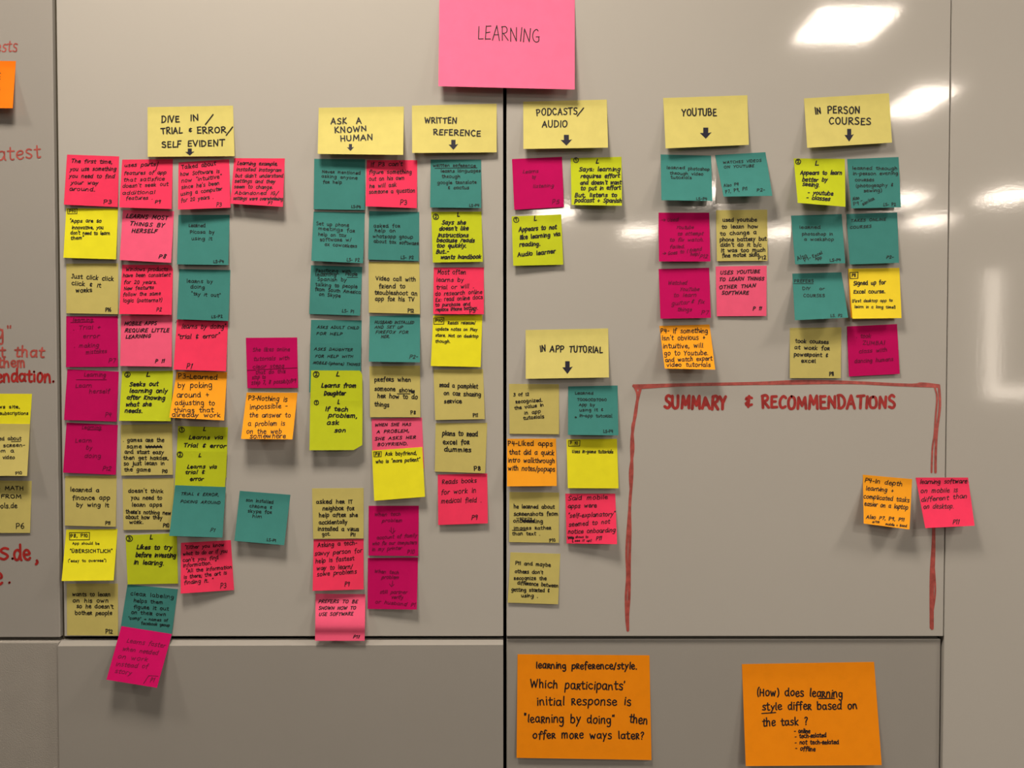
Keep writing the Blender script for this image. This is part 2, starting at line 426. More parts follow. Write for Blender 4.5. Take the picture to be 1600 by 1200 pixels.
class Ink:
    """collects pen strokes in picture points; `place` puts a point on the written surface"""

    def __init__(self, place, seed):
        self.v, self.f, self.place = [], [], place
        self.rnd = random.Random(seed)
        self.n = 0                    # later strokes lie a hair above earlier ones

    def put(self, x, y, extra=0.0):
        p = self.place(x, y)
        return (p[0], p[1] - (self.n % 9) * 2.2e-5 - extra, p[2])

    def dot(self, x, y, w):
        n = len(self.v)
        k = 6
        for i in range(k):
            a = 2 * math.pi * i / k
            self.v.append(self.put(x + math.cos(a) * w / 2, y + math.sin(a) * w / 2, 1.0e-5))
        self.f.append(tuple(range(n + k - 1, n - 1, -1)))

    def ribbon(self, pts, w):
        self.n += 1
        p = [pts[0]]
        for q in pts[1:]:
            if math.hypot(q[0] - p[-1][0], q[1] - p[-1][1]) > 0.05:
                p.append(q)
        if len(p) < 2:
            self.dot(p[0][0], p[0][1], w * 1.15)
            return
        n0 = len(self.v)
        for i, c in enumerate(p):
            a = p[max(i - 1, 0)]
            b = p[min(i + 1, len(p) - 1)]
            dx, dy = b[0] - a[0], b[1] - a[1]
            l = math.hypot(dx, dy) or 1
            nx, ny = -dy / l * w / 2, dx / l * w / 2
            self.v.append(self.put(c[0] + nx, c[1] + ny))
            self.v.append(self.put(c[0] - nx, c[1] - ny))
        for i in range(len(p) - 1):
            k = n0 + 2 * i
            self.f.append((k, k + 2, k + 3, k + 1))
        self.dot(p[0][0], p[0][1], w)
        self.dot(p[-1][0], p[-1][1], w)

    def poly(self, pts, w, step=6.0):
        for a, b in zip(pts[:-1], pts[1:]):
            n = max(1, int(math.hypot(b[0] - a[0], b[1] - a[1]) / step))
            self.ribbon([(a[0] + (b[0] - a[0]) * i / n, a[1] + (b[1] - a[1]) * i / n) for i in range(n + 1)], w)

    def text(self, x0, y0, x1, y1, h, txt, w, slant=0.0, rc=False, cursive=False):
        r = self.rnd
        items, tot = [], 0.0
        for ch in txt:
            k = 1.0
            if rc and ch == 'r':
                ch, k = 'R', 0.74
            gw, st = G[ch]
            items.append((tot, k, st, ch.islower(), ch))
            tot += gw * k
        L = math.hypot(x1 - x0, y1 - y0)
        ux, uy = (x1 - x0) / L, (y1 - y0) / L
        sx, sy = L / max(tot, 0.1), h / 5.0
        seg = 4 if h > 12 else 3
        last = None
        wander = 0.0
        for off, k, st, low, ch in items:
            wander = wander * 0.7 + r.uniform(-0.25, 0.25)
            jy = wander + r.uniform(-0.2, 0.2)
            first = None
            js = k * r.uniform(0.92, 1.08)
            jr = r.uniform(-0.07, 0.07) + slant
            for curved, pts in st:
                q = []
                for gx, gy in pts:
                    gx = (gx * .86 + .25) * k + r.uniform(-.16, .16)
                    if gy > 5 and low:
                        gy = 5 + (gy - 5) * 0.9
                    gy = gy * js + r.uniform(-.17, .17)
                    lx = (off + gx) * sx + gy * jr * sy
                    ly = (gy + jy) * sy
                    q.append((x0 + ux * lx + uy * ly, y0 + uy * lx - ux * ly))
                if first is None:
                    first = q[0]
                if curved:
                    self.ribbon(catmull(q, seg), w)
                else:
                    self.poly(q, w)
                tail = q[-1]
            if cursive and last and low and ch in 'imnpruvwyj':
                self.ribbon(catmull([last, ((last[0] + first[0]) / 2 - uy * 0, (last[1] * .65 + first[1] * .35)), first], 3), w * .85)
            last = tail if (low and ch in 'acdehklmnrtu' and st) else None

    def circle(self, cx, cy, rad, w):
        a0 = self.rnd.uniform(0, 6)
        pts = [(cx + math.cos(a0 + i * .55) * rad * (1 + .06 * math.sin(i)), cy + math.sin(a0 + i * .55) * rad) for i in range(13)]
        self.ribbon(catmull(pts, 3), w)

    def scribble(self, x0, y0, x1, y1, w):
        n = max(6, int(abs(x1 - x0) / 2.2))
        pts = [(x0 + (x1 - x0) * i / n + self.rnd.uniform(-.6, .6), y0 + (y1 - y0) * i / n + (2.0 if i % 2 else -2.0) + self.rnd.uniform(-.5, .5)) for i in range(n + 1)]
        self.poly(pts, w)
        self.poly([(x0, y0 - .8), (x1, y1 - .3)], w)
        self.poly([(x0, y0 + .9), (x1, y1 + 1)], w)

    def build(self, name, material, parent):
        if not self.f:
            return None
        o = link(name, self.v, self.f, material, parent)
        self.v, self.f = [], []
        return o


# ------------------------------------------------------------------ red marker writing on the boards
def board_place(px, py):
    return P(px, py, 0.00025)


def zf(z):
    ox, oy, s = z
    return lambda x, y: (ox + x / s, oy + y / s)


def board_text(name, parent, z, lines, material, seed, label):
    ink = Ink(board_place, seed)
    f = zf(z)
    for x0, y0, x1, y1, h, txt, w, sl in lines:
        ink.text(*f(x0, y0), *f(x1, y1), h / z[2], txt, w, sl)
        o = ink.build(name, material, parent)
        o['label'] = label + ': ' + txt


board_text('marker_heading', panel_c, (970, 580, 3.077),
           [(205, 178, 512, 180, 41, 'SUMMARY', 4.7, 0), (588, 172, 640, 172, 36, '&', 4.2, 0), (675, 178, 1325, 178, 42, 'RECOMMENDATIONS', 4.4, 0)],
           M['red'], 5, 'bold red marker heading')
board_text('marker_word', panel_a, (0, 0, 4.446), [(-70, 362, 122, 358, 50, 'tests', 2.0, .15)], M['red_pale'], 6, 'red marker word cut off by picture edge')
board_text('marker_word', panel_a, (0, 0, 4.446), [(-60, 1110, 290, 1098, 60, 'latest', 2.4, 0)], M['red_pale'], 7, 'red marker word')
board_text('marker_sentence', panel_a, (0, 480, 8.573),
           [(-330, 430, 60, 425, 125, 'using', 3.0, 0), (90, 400, 175, 395, 100, '"', 2.6, 0),
            (-240, 672, 80, 672, 90, 'but', 3.0, 0), (185, 668, 600, 676, 90, 'that', 2.9, 0),
            (-30, 808, 352, 806, 86, 'them', 3.0, 0)], M['red_pale'], 8, 'pale red marker writing')
board_text('marker_sentence', panel_a, (0, 480, 8.573), [(-720, 1000, 735, 1000, 110, 'recommendation.', 3.6, 0)], M['red'], 9, 'bold red marker word')
board_text('marker_sentence', panel_a, (0, 800, 8.573),
           [(-30, 632, 125, 632, 150, 's', 4.0, .1), (150, 632, 180, 632, 110, '.', 4.0, 0), (175, 632, 420, 632, 125, 'de', 4.0, 0),
            (455, 660, 530, 660, 130, ',', 4.2, 0), (-110, 970, 55, 970, 150, 'e', 4.0, 0), (100, 945, 150, 945, 110, '.', 3.6, 0)],
           M['red'], 10, 'red marker writing below the notes')

fr = Ink(board_place, 11)
for pts, wd in (([(990, 603), (1080, 601), (1180, 599), (1260, 595.8), (1340, 598), (1400, 601), (1466, 603.5)], 4.2),
                ([(992, 607), (1050, 603), (1130, 600.5), (1230, 599.5), (1320, 598.5), (1420, 601), (1440, 599), (1467, 602)], 2.6),
                ([(990, 602), (996, 618), (993, 650), (988, 668), (989.5, 702), (984.5, 737), (985.5, 772), (982.5, 807), (979, 860), (980, 900), (978, 935), (980, 968)], 3.0),
                ([(1001, 606), (996, 625), (992, 650), (987, 690), (987.5, 740), (984, 790), (984.5, 830), (983.5, 877), (983, 930), (981, 960), (981, 985)], 3.8),
                ([(978, 942), (979, 970), (981, 985)], 3.0),
                ([(1459, 601), (1464, 620), (1462, 650), (1460, 680), (1457, 700), (1455.5, 738)], 2.2),
                ([(1467, 602), (1468.5, 634), (1464, 672), (1462, 705), (1461.6, 738)], 3.2),
                ([(1459.5, 770), (1459, 820), (1459, 867), (1457, 920), (1456.5, 982)], 4.0),
                ([(1458, 800), (1458, 840), (1454.5, 902), (1454.5, 981)], 3.0),
                ([(1459, 880), (1461.5, 924), (1457, 960), (1456, 981)], 1.8)):
    fr.ribbon(catmull(pts, 8), wd + 0.7)
fo = fr.build('marker_frame', M['red_pale'], panel_c)
fo['label'] = 'open red marker frame drawn in repeated strokes'

# ------------------------------------------------------------------ sticky notes
DATA = r'''
@ coral|90,230,8|118,92 768,115 752,748 78,718|h40 w1.35 s.2|coral sticky note reading "The first time", top of leftmost column
165 192 685 205:The first time,
150 295 735 290:you use something
140 380 715 388:you need to find
160 460 510 470:your way
140 542 470 550:around.
565 703 680 705:P3
@ coral|90,230,8|808,155 1440,150 1425,772 770,752|h38 w1.3 s.25|coral sticky note listing parts and features, under the dive-in header
830 245 1230 235:uses parts
pl 1262 180 1225 295
825 345 1360 335:features of app
820 430 1340 415:that satisfice
805 505 1385 480:doesn't seek out
805 595 1220 580:additional
850 660 1190 650:features .
1210 705 1290 700 34:P9
@ yellow|90,230,8|108,762 755,768 730,1402 72,1382|h36 w1.45 s.1|bright yellow note quoting "Apps are so innovative" in leftmost column
box 125 770 245 830
138 815 232 812 26:P10
145 940 550 940:"Apps are so
175 1022 575 1022:innovative, you
160 1088 655 1097:don't need to learn
160 1155 330 1152:them"
@ coral|260,230,8|152,190 785,150 800,755 145,780|h40 w1.4 s.15|coral sticky note starting "Talked about", tilted below the dive-in header
185 275 620 225:Talked about
170 360 665 318:how Software is
185 445 690 385:now "intuitive"
185 525 665 468:since he's been
175 607 700 540:using a computer
180 690 590 640:for 20 years .
620 740 690 740:P3
@ coral|260,230,8|848,137 1480,140 1455,745 800,705|h38 w1.4 s.25 L12,14|coral sticky note reading "Learning example", rightmost of the top left row
880 222 1390 228:Learning example,
870 298 1440 305:installed Instagram
855 375 1460 378:but didn't understand
850 442 1360 450:settings and they
840 512 1330 520:seem to change.
850 590 1395 600:Abandoned IG/
830 658 1455 665:settings were overwhelming
1265 715 1325 715 30:P7
@ teal|260,230,8|150,845 790,845 775,1472 132,1465|h36 w1.0 rc|teal note reading "Learned ... by using it", beside pink herself note
275 998 490 998:Learned
290 1077 605 1080:Picasa by
310 1160 575 1160:using it
585 1445 720 1445 28:LS-P4
@ cream|90,370,8|108,335 758,330 755,968 108,955|h44 w1.4 rc|pale cream note reading "Just click click" in leftmost column
165 515 705 552:Just click click
170 600 545 632:click & it
225 692 435 690:works
595 932 670 932 36:P16
@ pink|90,370,8|815,-335 1455,-320 1418,325 775,290|h38 w1.55 s.3|pink note in slanted capitals "LEARNS MOST THINGS BY HERSELF"
850 -240 1380 -212:LEARNS MOST
895 -145 1335 -120:THINGS BY
920 -52 1245 -48:HERSELF
1255 268 1355 270:P8
@ coral|90,370,8|808,348 1445,350 1425,975 768,965|h38 w1.2 s.2 cut=tr,.05,.08|coral note about consistent products with a lifted white top right corner
850 427 1380 427:Windows products
815 502 1410 495:have been consistent
825 587 1240 587:for 20 years.
825 667 1205 650:New features
815 742 1290 725:follow the same
815 818 1305 810:logic (patterns?)
1230 932 1300 930:P2
@ teal|260,370,8|160,402 800,415 775,1052 132,1030|h36 w1.0 rc|teal note reading "learns by doing, try it out"
250 572 585 577:learns by
298 642 485 647:doing
310 728 680 752:"try it out"
560 1016 705 1010 28:LS-P2
@ magenta|90,490,8|108,32 752,32 755,665 105,668|h42 w1.0 s.2 ink=purple L3,3|magenta note with underlined heading, Trial and error, making mistakes
185 97 445 95 36:learning
ul 165 110 455 102
190 205 540 185:. Trial +
310 302 525 300:error
200 422 520 415:. making
350 505 615 490:mistakes
630 612 725 610:P7
@ pink|90,490,8|795,25 1432,18 1425,665 780,655|h36 w1.55 s.3|pink note in capitals "MOBILE APPS REQUIRE LITTLE LEARNING"
830 147 1240 140:MOBILE APPS
835 230 1395 232:REQUIRE LITTLE
845 312 1165 300:LEARNING
1215 612 1335 612:P 11
@ magenta|90,490,8|122,695 765,725 738,1350 80,1330|h42 w1.0 s.2 ink=purple|magenta note with underlined Learning heading and the word herself
325 785 605 785:Learning
ul 235 825 610 825
220 925 430 920:Learn
390 1000 655 990:herself
590 1290 675 1285:P4
@ lime|90,490,8|808,720 1445,715 1415,1345 768,1340|h44 w2.0 s.2|lime note, circled 2, reading "Seeks out learning only"
cir 873 762 33 2
1100 787 1155 787:L
895 907 1260 900:Seeks out
895 987 1375 990:learning only
860 1067 1345 1082:after Knowing
845 1157 1175 1157:what she
835 1235 1060 1240:needs.
@ coral|260,490,8|130,75 770,85 745,720 88,700|h48 w1.4 s.2|coral note with only two lines, "learns by doing" and "trial & error"
130 150 160 110 30:"
185 187 745 187:learns by doing"
130 317 665 300:"trial & error"
245 685 320 690 52:P1
@ orange|260,560,7.273|118,150 690,155 655,705 32,672|h52 w1.25 L20,16|orange note reading "P3-Learned by poking around"
130 225 585 240 46:P3-Learned
125 330 525 330:by poking
115 445 490 440:around +
95 530 555 530 46:adjusting to
85 610 540 610 44:things that
60 662 620 668 42:already work
@ magenta|260,490,8|993,303 1634,298 1645,929 1012,932|h40 w1.0 s.2 ink=purple L3,3|magenta note standing alone right of the left columns, about online tutorials
1075 472 1545 465:She likes online
1085 587 1540 575:tutorials with
1075 687 1475 670:clear steps
ul 1010 708 1634 676
1110 757 1490 740:that do this
1070 817 1240 810:stop to
1060 885 1620 860:step 7, 8 possibly/P9
@ orange|260,560,7.273|912,388 1490,390 1432,920 848,915|h46 w1.2 s.1 L24,24|orange note reading "P3-Nothing is impossible", below a magenta note
925 470 1375 490:P3-Nothing is
945 575 1380 558:impossible -
940 667 1415 670:the answer to
925 765 1350 765:a problem is
905 850 1310 855:on the web
945 907 1360 907:somewhere
@ lime|260,660,8|145,45 768,60 748,690 115,670|h40 w2.0 s.25 L2,2|upper of two overlapped lime notes, circled 1, "Learns via Trial & error"
cir 192 92 31 1
455 105 492 105:L
275 207 710 210:Learns via
210 307 745 320:Trial & error
@ lime|260,660,8|128,355 760,365 718,1000 92,985|h38 w2.0 s.25 b3.0 L1.5,1.5|lower of two overlapped lime notes, circled 2, "Learns via trial & error"
cir 170 402 34 2
395 430 435 430:L
255 574 630 577:Learns via
230 645 480 640:trial &
290 727 465 727:error
@ teal|260,660,8|110,785 742,808 700,1440 35,1418|h28 w.95 s.3 b5.0 L14,12|teal note in thin capitals "TRIAL & ERROR, POKING AROUND"
175 907 655 920:TRIAL & ERROR,
170 1002 675 1022:POKING AROUND
540 1367 605 1372 36:P1
@ teal|260,660,8|918,855 1550,905 1472,1535 850,1480|h34 w1.0 rc L13,13|teal note about what her son installed, alone beside the left columns
990 985 1340 1017:son installed
1035 1057 1325 1082:chrome &
1015 1122 1320 1142:skype for
1070 1190 1200 1195:him
1250 1480 1370 1495 28:LS-P1
@ magenta|90,610,8|112,402 752,432 728,1055 68,1028|h42 w1.0 s.2 ink=purple|magenta note reading "Learn by doing" under faint underlined heading
300 480 545 485:Learning
ul 370 492 550 490
215 650 430 645:Learn
350 735 435 740:by
330 837 545 842:doing
555 1000 665 1005:P12
@ cream|90,610,8|790,430 1430,420 1440,1055 795,1065|h40 w1.4 rc L3,3|cream note with a scribbled-out word, "games are the same"
815 642 1335 642:. games are the
860 722 1055 722:same
scr 1100 705 1305 702
835 787 1330 795:and start easy
820 862 1390 867:then get harder,
825 937 1340 932:so just learn in
830 1012 1165 1012:the game
1305 1032 1375 1032 34:P10
@ cream|90,730,8|95,110 738,105 728,745 90,730|h44 w1.45 rc L3,3|cream note reading "learned a finance app by wing it"
155 302 525 312:learned a
185 405 660 407:finance app
230 492 645 497:by wing it
595 717 660 720 34:P11
@ cream|90,730,8|812,145 1455,135 1450,780 822,785|h40 w1.4 rc L2,2|cream note reading "doesn't think you need to learn apps"
880 317 1325 317:doesn't think
915 402 1310 407:you need to
925 492 1310 492:learn apps
850 577 1420 592:there's nothing new
850 642 1310 652:about how they
895 707 1075 707:work.
1315 747 1395 747 36:P10
@ yellow|90,820,8|108,60 750,52 700,695 50,702|h30 w1.5|bright yellow note with boxed P8, P10 and a German word in quotes
box 148 98 400 187
160 157 380 150 32:P8, P10
185 245 525 245 26:App should be
150 347 690 347 34:"ÜBERSICHTLICH"
128 465 610 460 28:("easy to oversee")
@ lime|90,820,8|848,130 1490,105 1505,735 875,745|h46 w2.0 s.2 L2,2|dark-shaded lime note, circled 3, "Likes to try before investing"
cir 897 172 37 3
1150 182 1190 180:L
985 302 1430 307:Likes to try
970 402 1480 407:before investing
950 492 1330 502:in learing.
@ cream|90,900,6.667|95,80 628,78 630,622 98,618|h34 w1.4 rc L2,2|cream note reading "wants to learn on his own", lowest in leftmost column
150 207 552 212:wants to learn
155 272 535 277:on his own
195 332 585 337:so he doesn't
180 402 570 404:bother people
498 598 575 600:P12
@ teal|90,900,6.667|728,88 1253,137 1180,672 645,612|h32 w1.1 rc L3,3|tilted teal note reading "clear labeling helps them"
755 197 1215 237:clear labeling
790 272 1100 292:helps them
790 337 1160 357:figure it out
765 392 1130 417:on their own
735 450 1150 475 24:"comp" > names of
870 502 1170 527 24:facebook group
@ magenta|90,900,6.667|665,522 1190,605 1035,1165 508,1080|h38 w1.0 s.3 ink=purple b5.5 prof=straight L30,30|tilted magenta note hanging across the gap onto the lower panel
715 690 1120 745:Learns faster
670 775 1045 820:when needed
620 855 940 890:on work
600 935 940 962:instead of
590 1005 770 1032:story
pl 895 1120 950 1037 1045 1042
960 1102 1005 1104:P1
@ coral|260,790,8|182,465 805,432 845,1055 178,1100|h38 w1.3 s.15|coral note of eight lines starting "Either you know", lowest right of left columns
225 545 725 510:"Either you know
205 625 765 585:what to do or if you
200 705 655 665:can't you find
205 770 625 730:information. "
245 840 820 785:"All the information
215 915 755 860:is there; the art is
220 985 590 950:finding it. "
670 1030 750 1030 50:P3
@ header|220,150,10|105,175 1440,150 1465,940 108,950|h66 w2.0 L7,6|wide cream header note "DIVE IN / TRIAL & ERROR / SELF EVIDENT"
315 412 615 408:DIVE
770 395 920 385:IN
pl 1010 445 1130 290
315 592 655 580:TRIAL
740 560 815 555 44:&
870 582 1340 570:ERROR
pl 1335 615 1435 485
325 805 635 795:SELF
725 792 1320 778:EVIDENT
arr 765 820 930 145
@ header|470,150,5|140,92 805,82 800,460 132,452|h31 w1.9|wide cream header note "ASK A KNOWN HUMAN" with black arrow
232 220 365 215:ASK
432 214 478 212:A
262 290 520 275:KNOWN
305 352 568 342:HUMAN
arr 388 375 430 55
@ header|470,150,5|868,75 1530,60 1530,440 870,445|h31 w1.9|wide cream header note "WRITTEN REFERENCE" with black arrow
965 212 1222 214:WRITTEN
1032 302 1410 314:REFERENCE
arr 1192 342 420 76
@ teal|470,240,8|168,65 805,70 800,705 160,695|h32 w1.0 rc|teal note reading "Never mentioned asking", top left below the known human header
262 242 750 258:Never mentioned
255 297 710 322:asking anyone
275 370 515 375:for help
630 678 750 680 28:LS-P4
@ coral|470,240,8|825,80 1455,82 1450,682 810,658|h42 w1.35 s.1|coral note starting "If P3 can't figure something out"
870 160 1275 150:If P3 can't
850 252 1390 250:figure something
850 340 1295 325:out on his own
855 432 1200 410:he will ask
850 502 1430 482:someone a question
1235 640 1330 638 48:P3
@ teal|470,240,8|160,725 800,735 778,1370 130,1340|h36 w1.0 rc|teal note about setting up phone meetings for help on tax software
190 890 605 917:Set up phone
215 952 680 987:meetings for
215 1027 570 1042:help on tax
235 1092 635 1097:software w/
295 1152 705 1177:ex coworkers
572 1345 735 1350 32:LS- P2
@ teal|470,240,8|855,718 1480,730 1475,1342 842,1325|h36 w1.0 rc|teal note reading "asked for help on ... group about tax software"
905 920 1245 922:asked for
920 980 1190 982:help on
895 1050 1405 1060:whatsapp group
910 1112 1475 1142:about tax software
1245 1316 1410 1318 32:LS- P2
@ teal|560,240,7.273|822,68 1395,68 1395,618 815,612|h30 w1.0 rc|teal note with underlined "written reference" about learning languages
845 150 1335 152:written reference
ul 870 167 1350 160
935 212 1390 212:learns languages
945 275 1160 275:through
895 345 1345 340:google translate
1015 402 1260 402:& cactus
1258 602 1375 602 24:LS-P4
@ lime|560,240,7.273|828,662 1398,658 1414,1229 845,1238|h38 w2.0 s.25|lime note of seven lines, circled 2, "Says she doesn't like instructions"
cir 880 718 31 2
1118 717 1150 714:L
945 802 1220 802:Says she
915 872 1250 867:doesn't like
900 947 1250 947:instructions
885 1004 1320 1006:because reads
885 1067 1225 1067:too quickly.
880 1137 1025 1132:But..-
930 1197 1395 1192:wants handbook
@ teal|470,370,8|128,355 768,375 742,985 105,965|h36 w1.0 rc|teal note reading "Practicing with people, learning Spanish"
185 440 470 450:Practicing
512 445 630 452:with
ul 260 458 480 463
180 492 450 492:learning
555 482 710 487:People
ul 580 506 712 506
205 550 575 557:Spanish by
180 612 710 642:talking to people
175 672 750 712:from South America
225 732 500 757:on Skype
512 942 665 952 32:LS- P1
@ cream|470,370,8|848,312 1482,318 1490,965 850,948|h44 w1.4 rc|cream note reading "Video call with friend to troubleshoot"
935 542 1440 557:Video call with
975 642 1310 642:friend to
920 717 1460 732:troubleshoot an
925 797 1420 807:app for his TV
1335 942 1415 945 36:P12
@ teal|470,490,8|128,78 760,85 752,720 108,715|h26 w.95 s.3 L2,2|upper of two overlapped teal notes, "ASKS ADULT CHILD FOR HELP"
200 182 725 192:ASKS ADULT CHILD
190 264 520 270:FOR HELP
@ teal|470,490,8|118,370 755,372 745,1010 105,985|h26 w.95 s.3 b2.9 L2,2|lower of two overlapped teal notes, "ASKS DAUGHTER FOR HELP"
165 457 650 467:ASKS DAUGHTER
175 547 655 550:FOR HELP WITH
150 627 740 652:MOBILE-(iphone) THINGS
@ lime|470,570,8|128,70 768,72 772,700 112,700|h44 w2.0 s.25 b5.4 L1.5,1.5 cut=tr,.05,.07|upper of two joined lime notes, circled 2, "Learns from Daughter"
cir 192 120 36 2
435 142 485 142:L
250 282 695 282:Learns from
285 377 560 377:Daughter
@ lime|470,570,8|118,440 772,445 768,1065 108,1068|h44 w2.0 s.2 b7.6 L8,8 cut=br,.16,.1|lime note with folded bottom right corner, "If tech problem, ask son"
cir 195 472 28 1
455 487 485 487:L
300 575 595 582:If tech
340 652 705 662:problem,
318 750 480 747:ask
415 840 565 842:son
@ teal|470,490,8|862,32 1490,15 1490,610 850,600|h28 w1.0 s.3 L13,13|teal note in capitals "HUSBAND INSTALLED" with P2 at lower right
920 124 1415 127:HUSBAND INSTALLED
920 184 1275 187:AND SET UP
930 247 1345 247:FIREFOX FOR
1000 307 1110 302:HER.
1350 562 1465 558 36:P2-
@ cream|470,570,8|858,18 1490,10 1495,655 865,655|h46 w1.5 rc L3,3|cream note with underlined word, "prefers when someone shows her"
918 207 1380 210:prefers when
920 322 1185 327:someone
1225 342 1395 345:show
scr 1385 335 1420 335
ul 1205 362 1365 362
955 412 1465 427:her how to do
920 517 1105 527:things
1370 617 1440 617 36:P8
@ yellow|570,490,8|855,25 1470,15 1448,668 825,655|h32 w1.5 s.1|bright yellow note with boxed P10, "Reads release/update notes"
box 862 55 990 130
875 107 975 107:P10
1035 132 1385 132:Reads release/
885 207 1410 217:update notes on Play
880 287 1420 302:store. Not on desktop
880 362 1070 364:though.
@ coral|570,370,8|862,385 1488,382 1488,968 855,965|h42 w1.3 s.1|coral note of eight lines, "Most often learns by trial or will"
905 470 1265 467 50:Most often
890 560 1240 557:learns by
890 657 1365 637:trial or will .
875 737 1470 707:do research online
880 812 1475 777:Ex: read online docs
880 872 1320 857 36:to purchase and
885 932 1415 907 36:replace iPhone battery.
1305 962 1385 945 36:P3
@ cream|570,490,8|858,700 1478,692 1500,1318 880,1330|h44 w1.5 rc L4,4|cream note reading "read a pamphlet on car sharing service"
930 917 1415 937:read a pamphlet
985 1017 1455 1037:on car sharing
990 1117 1215 1117:service
1350 1292 1415 1292 34:P11
@ pink|570,640,8|85,115 715,100 740,735 100,752|h30 w1.5 s.25 L2,2|pink note in capitals "WHEN SHE HAS A PROBLEM", yellow note over its lower half
120 212 580 200:WHEN SHE HAS
145 297 555 277:A PROBLEM,
120 382 640 362:SHE ASKS HER
155 457 540 442:BOYFRIEND.
@ yellow|570,640,8|88,512 718,468 752,1090 118,1140|h38 w1.4 s.1 b2.9 L8,8|bright yellow note with boxed P8, "Ask boyfriend, who is more patient"
box 112 528 208 588
125 577 190 575 32:P8
255 577 650 562:Ask boyfriend,
135 672 690 642:who is "more patient"
@ cream|570,640,8|885,170 1530,165 1505,795 875,775|h48 w1.9 rc L3,3|cream note in thick pen, "plans to read ... for dummies"
965 322 1415 335:plans to read
975 432 1310 432:excel for
990 522 1335 527:dummies
1360 760 1455 757 42:P8
@ coral|580,720,8|832,172 1450,158 1458,782 838,802|h48 w1.3 s.15|coral note reading "Reads books for work in medical field"
880 290 1320 265:Reads books
870 420 1315 395:for work in
870 527 1380 515:medical field .
1250 737 1330 735:P9
@ cream|470,750,8|140,105 785,100 785,730 155,735|h42 w1.5 rc L2,2|cream note reading "asked her IT neighbor for help"
190 295 655 292:asked her IT
270 377 670 377:neighbor for
225 462 715 460:help after she
225 552 585 547:accidentally
210 632 730 637:installed a virus
265 695 370 690 36:got.
620 705 685 705 34:P11
@ coral|470,750,8|160,745 785,738 785,1368 148,1385|h44 w1.3 s.15|coral note reading "Asking a tech-savvy person for help"
210 840 705 805:Asking a tech-
170 945 770 905:savvy person for
180 1040 670 1000:help is fastest
195 1127 650 1107:way to learn/
200 1202 700 1167:solve problems
545 1327 610 1327:P9
@ magenta|470,750,8|848,322 1475,322 1468,952 845,945|h36 w1.0 s.25 ink=purple L4,4|magenta note with faint small arrow and many lines, under yellow boyfriend note
915 450 1250 445:When tech
1010 525 1270 520:problem
pl 1130 590 1132 645
pl 1160 600 1158 650
pl 1108 628 1145 668 1180 632
945 742 1455 710:account of family
890 812 1450 800:who fix our computers
885 887 1265 867:in my printer
1325 920 1420 920 42:P10
@ magenta|470,860,8|838,95 1465,88 1450,740 835,732|h36 w1.0 s.25 ink=purple L5,10|magenta note with faint arrow, lowest in its column, above empty board
915 275 1225 297:When tech
1005 352 1230 352:problem
pl 1150 380 1140 440
pl 1108 420 1135 452 1165 425
985 537 1330 542:still partner
1130 602 1280 602:verify
925 657 1325 692:or husband
1370 700 1430 700:P1
@ pink|470,860,8|185,540 808,548 798,1130 178,1130|h32 w1.6 s.3 prof=bulge|pink note bulging outward, "PREFERS TO BE SHOWN", its foot on the ledge
215 657 710 657:PREFERS TO BE
218 740 690 737:SHOWN HOW TO
222 817 655 812:USE SOFTWARE
650 1097 730 1098:P11
@ header|780,140,8|300,150 1345,125 1360,725 302,742|h56 w1.9 L11,11|wide cream header note "PODCASTS/AUDIO" with black arrow
460 325 985 308:PODCASTS
pl 975 330 1055 230
530 472 860 464:AUDIO
arr 840 565 700 145
@ magenta|780,240,8|160,68 785,40 810,668 188,702|h36 w1.0 s.25 ink=purple L4,4|magenta note reading "Learns by listening", below the podcasts header
290 245 490 240:Learns
410 315 460 305:by
420 427 685 417:listening
655 630 750 625 44:P5
@ lime|780,240,8|893,55 1528,40 1535,652 905,642|h42 w2.0 s.15 L14,14|lime note of six lines, circled 1, "Says: learning requires effort"
cir 960 82 30 1
1205 120 1245 120:L
995 217 1515 217:Says: learning
1015 302 1505 300:requires effort
1010 387 1525 382:and doesn't want
1015 457 1520 447:to put in effort
940 542 1475 537:But, listens to
940 607 1532 612:podcast + Spanish
@ lime|780,310,8|155,225 775,200 800,828 175,842|h44 w2.0 s.15 L8,5|lime note, circled 1, "Appears to not like learning via reading"
cir 212 268 32 1
432 278 470 275:L
245 412 720 382:Appears to not
255 517 765 462:like learning via
250 602 515 587:reading.
230 727 705 682:Audio learner
@ header|780,500,8|330,125 1362,105 1372,718 332,735|h54 w1.9 L10,10|wide cream header note "IN APP TUTORIAL" with black arrow
510 398 590 392:IN
630 397 815 400:APP
870 400 1295 410:TUTORIAL
arr 853 515 675 130
@ cream|780,600,8|122,-2 748,2 748,628 128,622|h36 w1.4 rc L2,2|cream note reading "3 of 12 recognized the value"
175 152 375 147:3 of 12
205 242 545 217:recognized.
190 322 560 277:the value in
310 382 525 357:in app
300 447 565 422:tutorials
@ teal|780,600,8|862,30 1480,18 1490,642 860,635|h30 w1.0 rc L12,12|teal note with a small asterisk, "learned ... app by using it & in-app tutorial"
945 130 1180 130:Learned
975 210 1345 212 26:TOOGOODTOGO
995 274 1200 277:App by
1000 342 1305 337:using it &
1000 412 1415 417 34:in-app tutorial
940 425 975 425 30:*
1300 610 1425 608:LS-P4
@ orange|780,680,8|100,45 710,42 720,635 98,640|h50 w1.3 L12,10|orange note reading "P4-Liked apps that did a quick intro"
105 127 670 135:P4-Liked apps
125 240 690 245:that did a quick
110 337 700 345:intro walkthrough
110 440 700 452:with notes/popups
@ yellow|780,680,8|840,50 1472,45 1492,665 858,662|h30 w1.5 s.1 L6,6|bright yellow note with one line, boxed P10, "Uses in-game tutorials"
box 865 68 1010 135
880 117 985 117:P 10
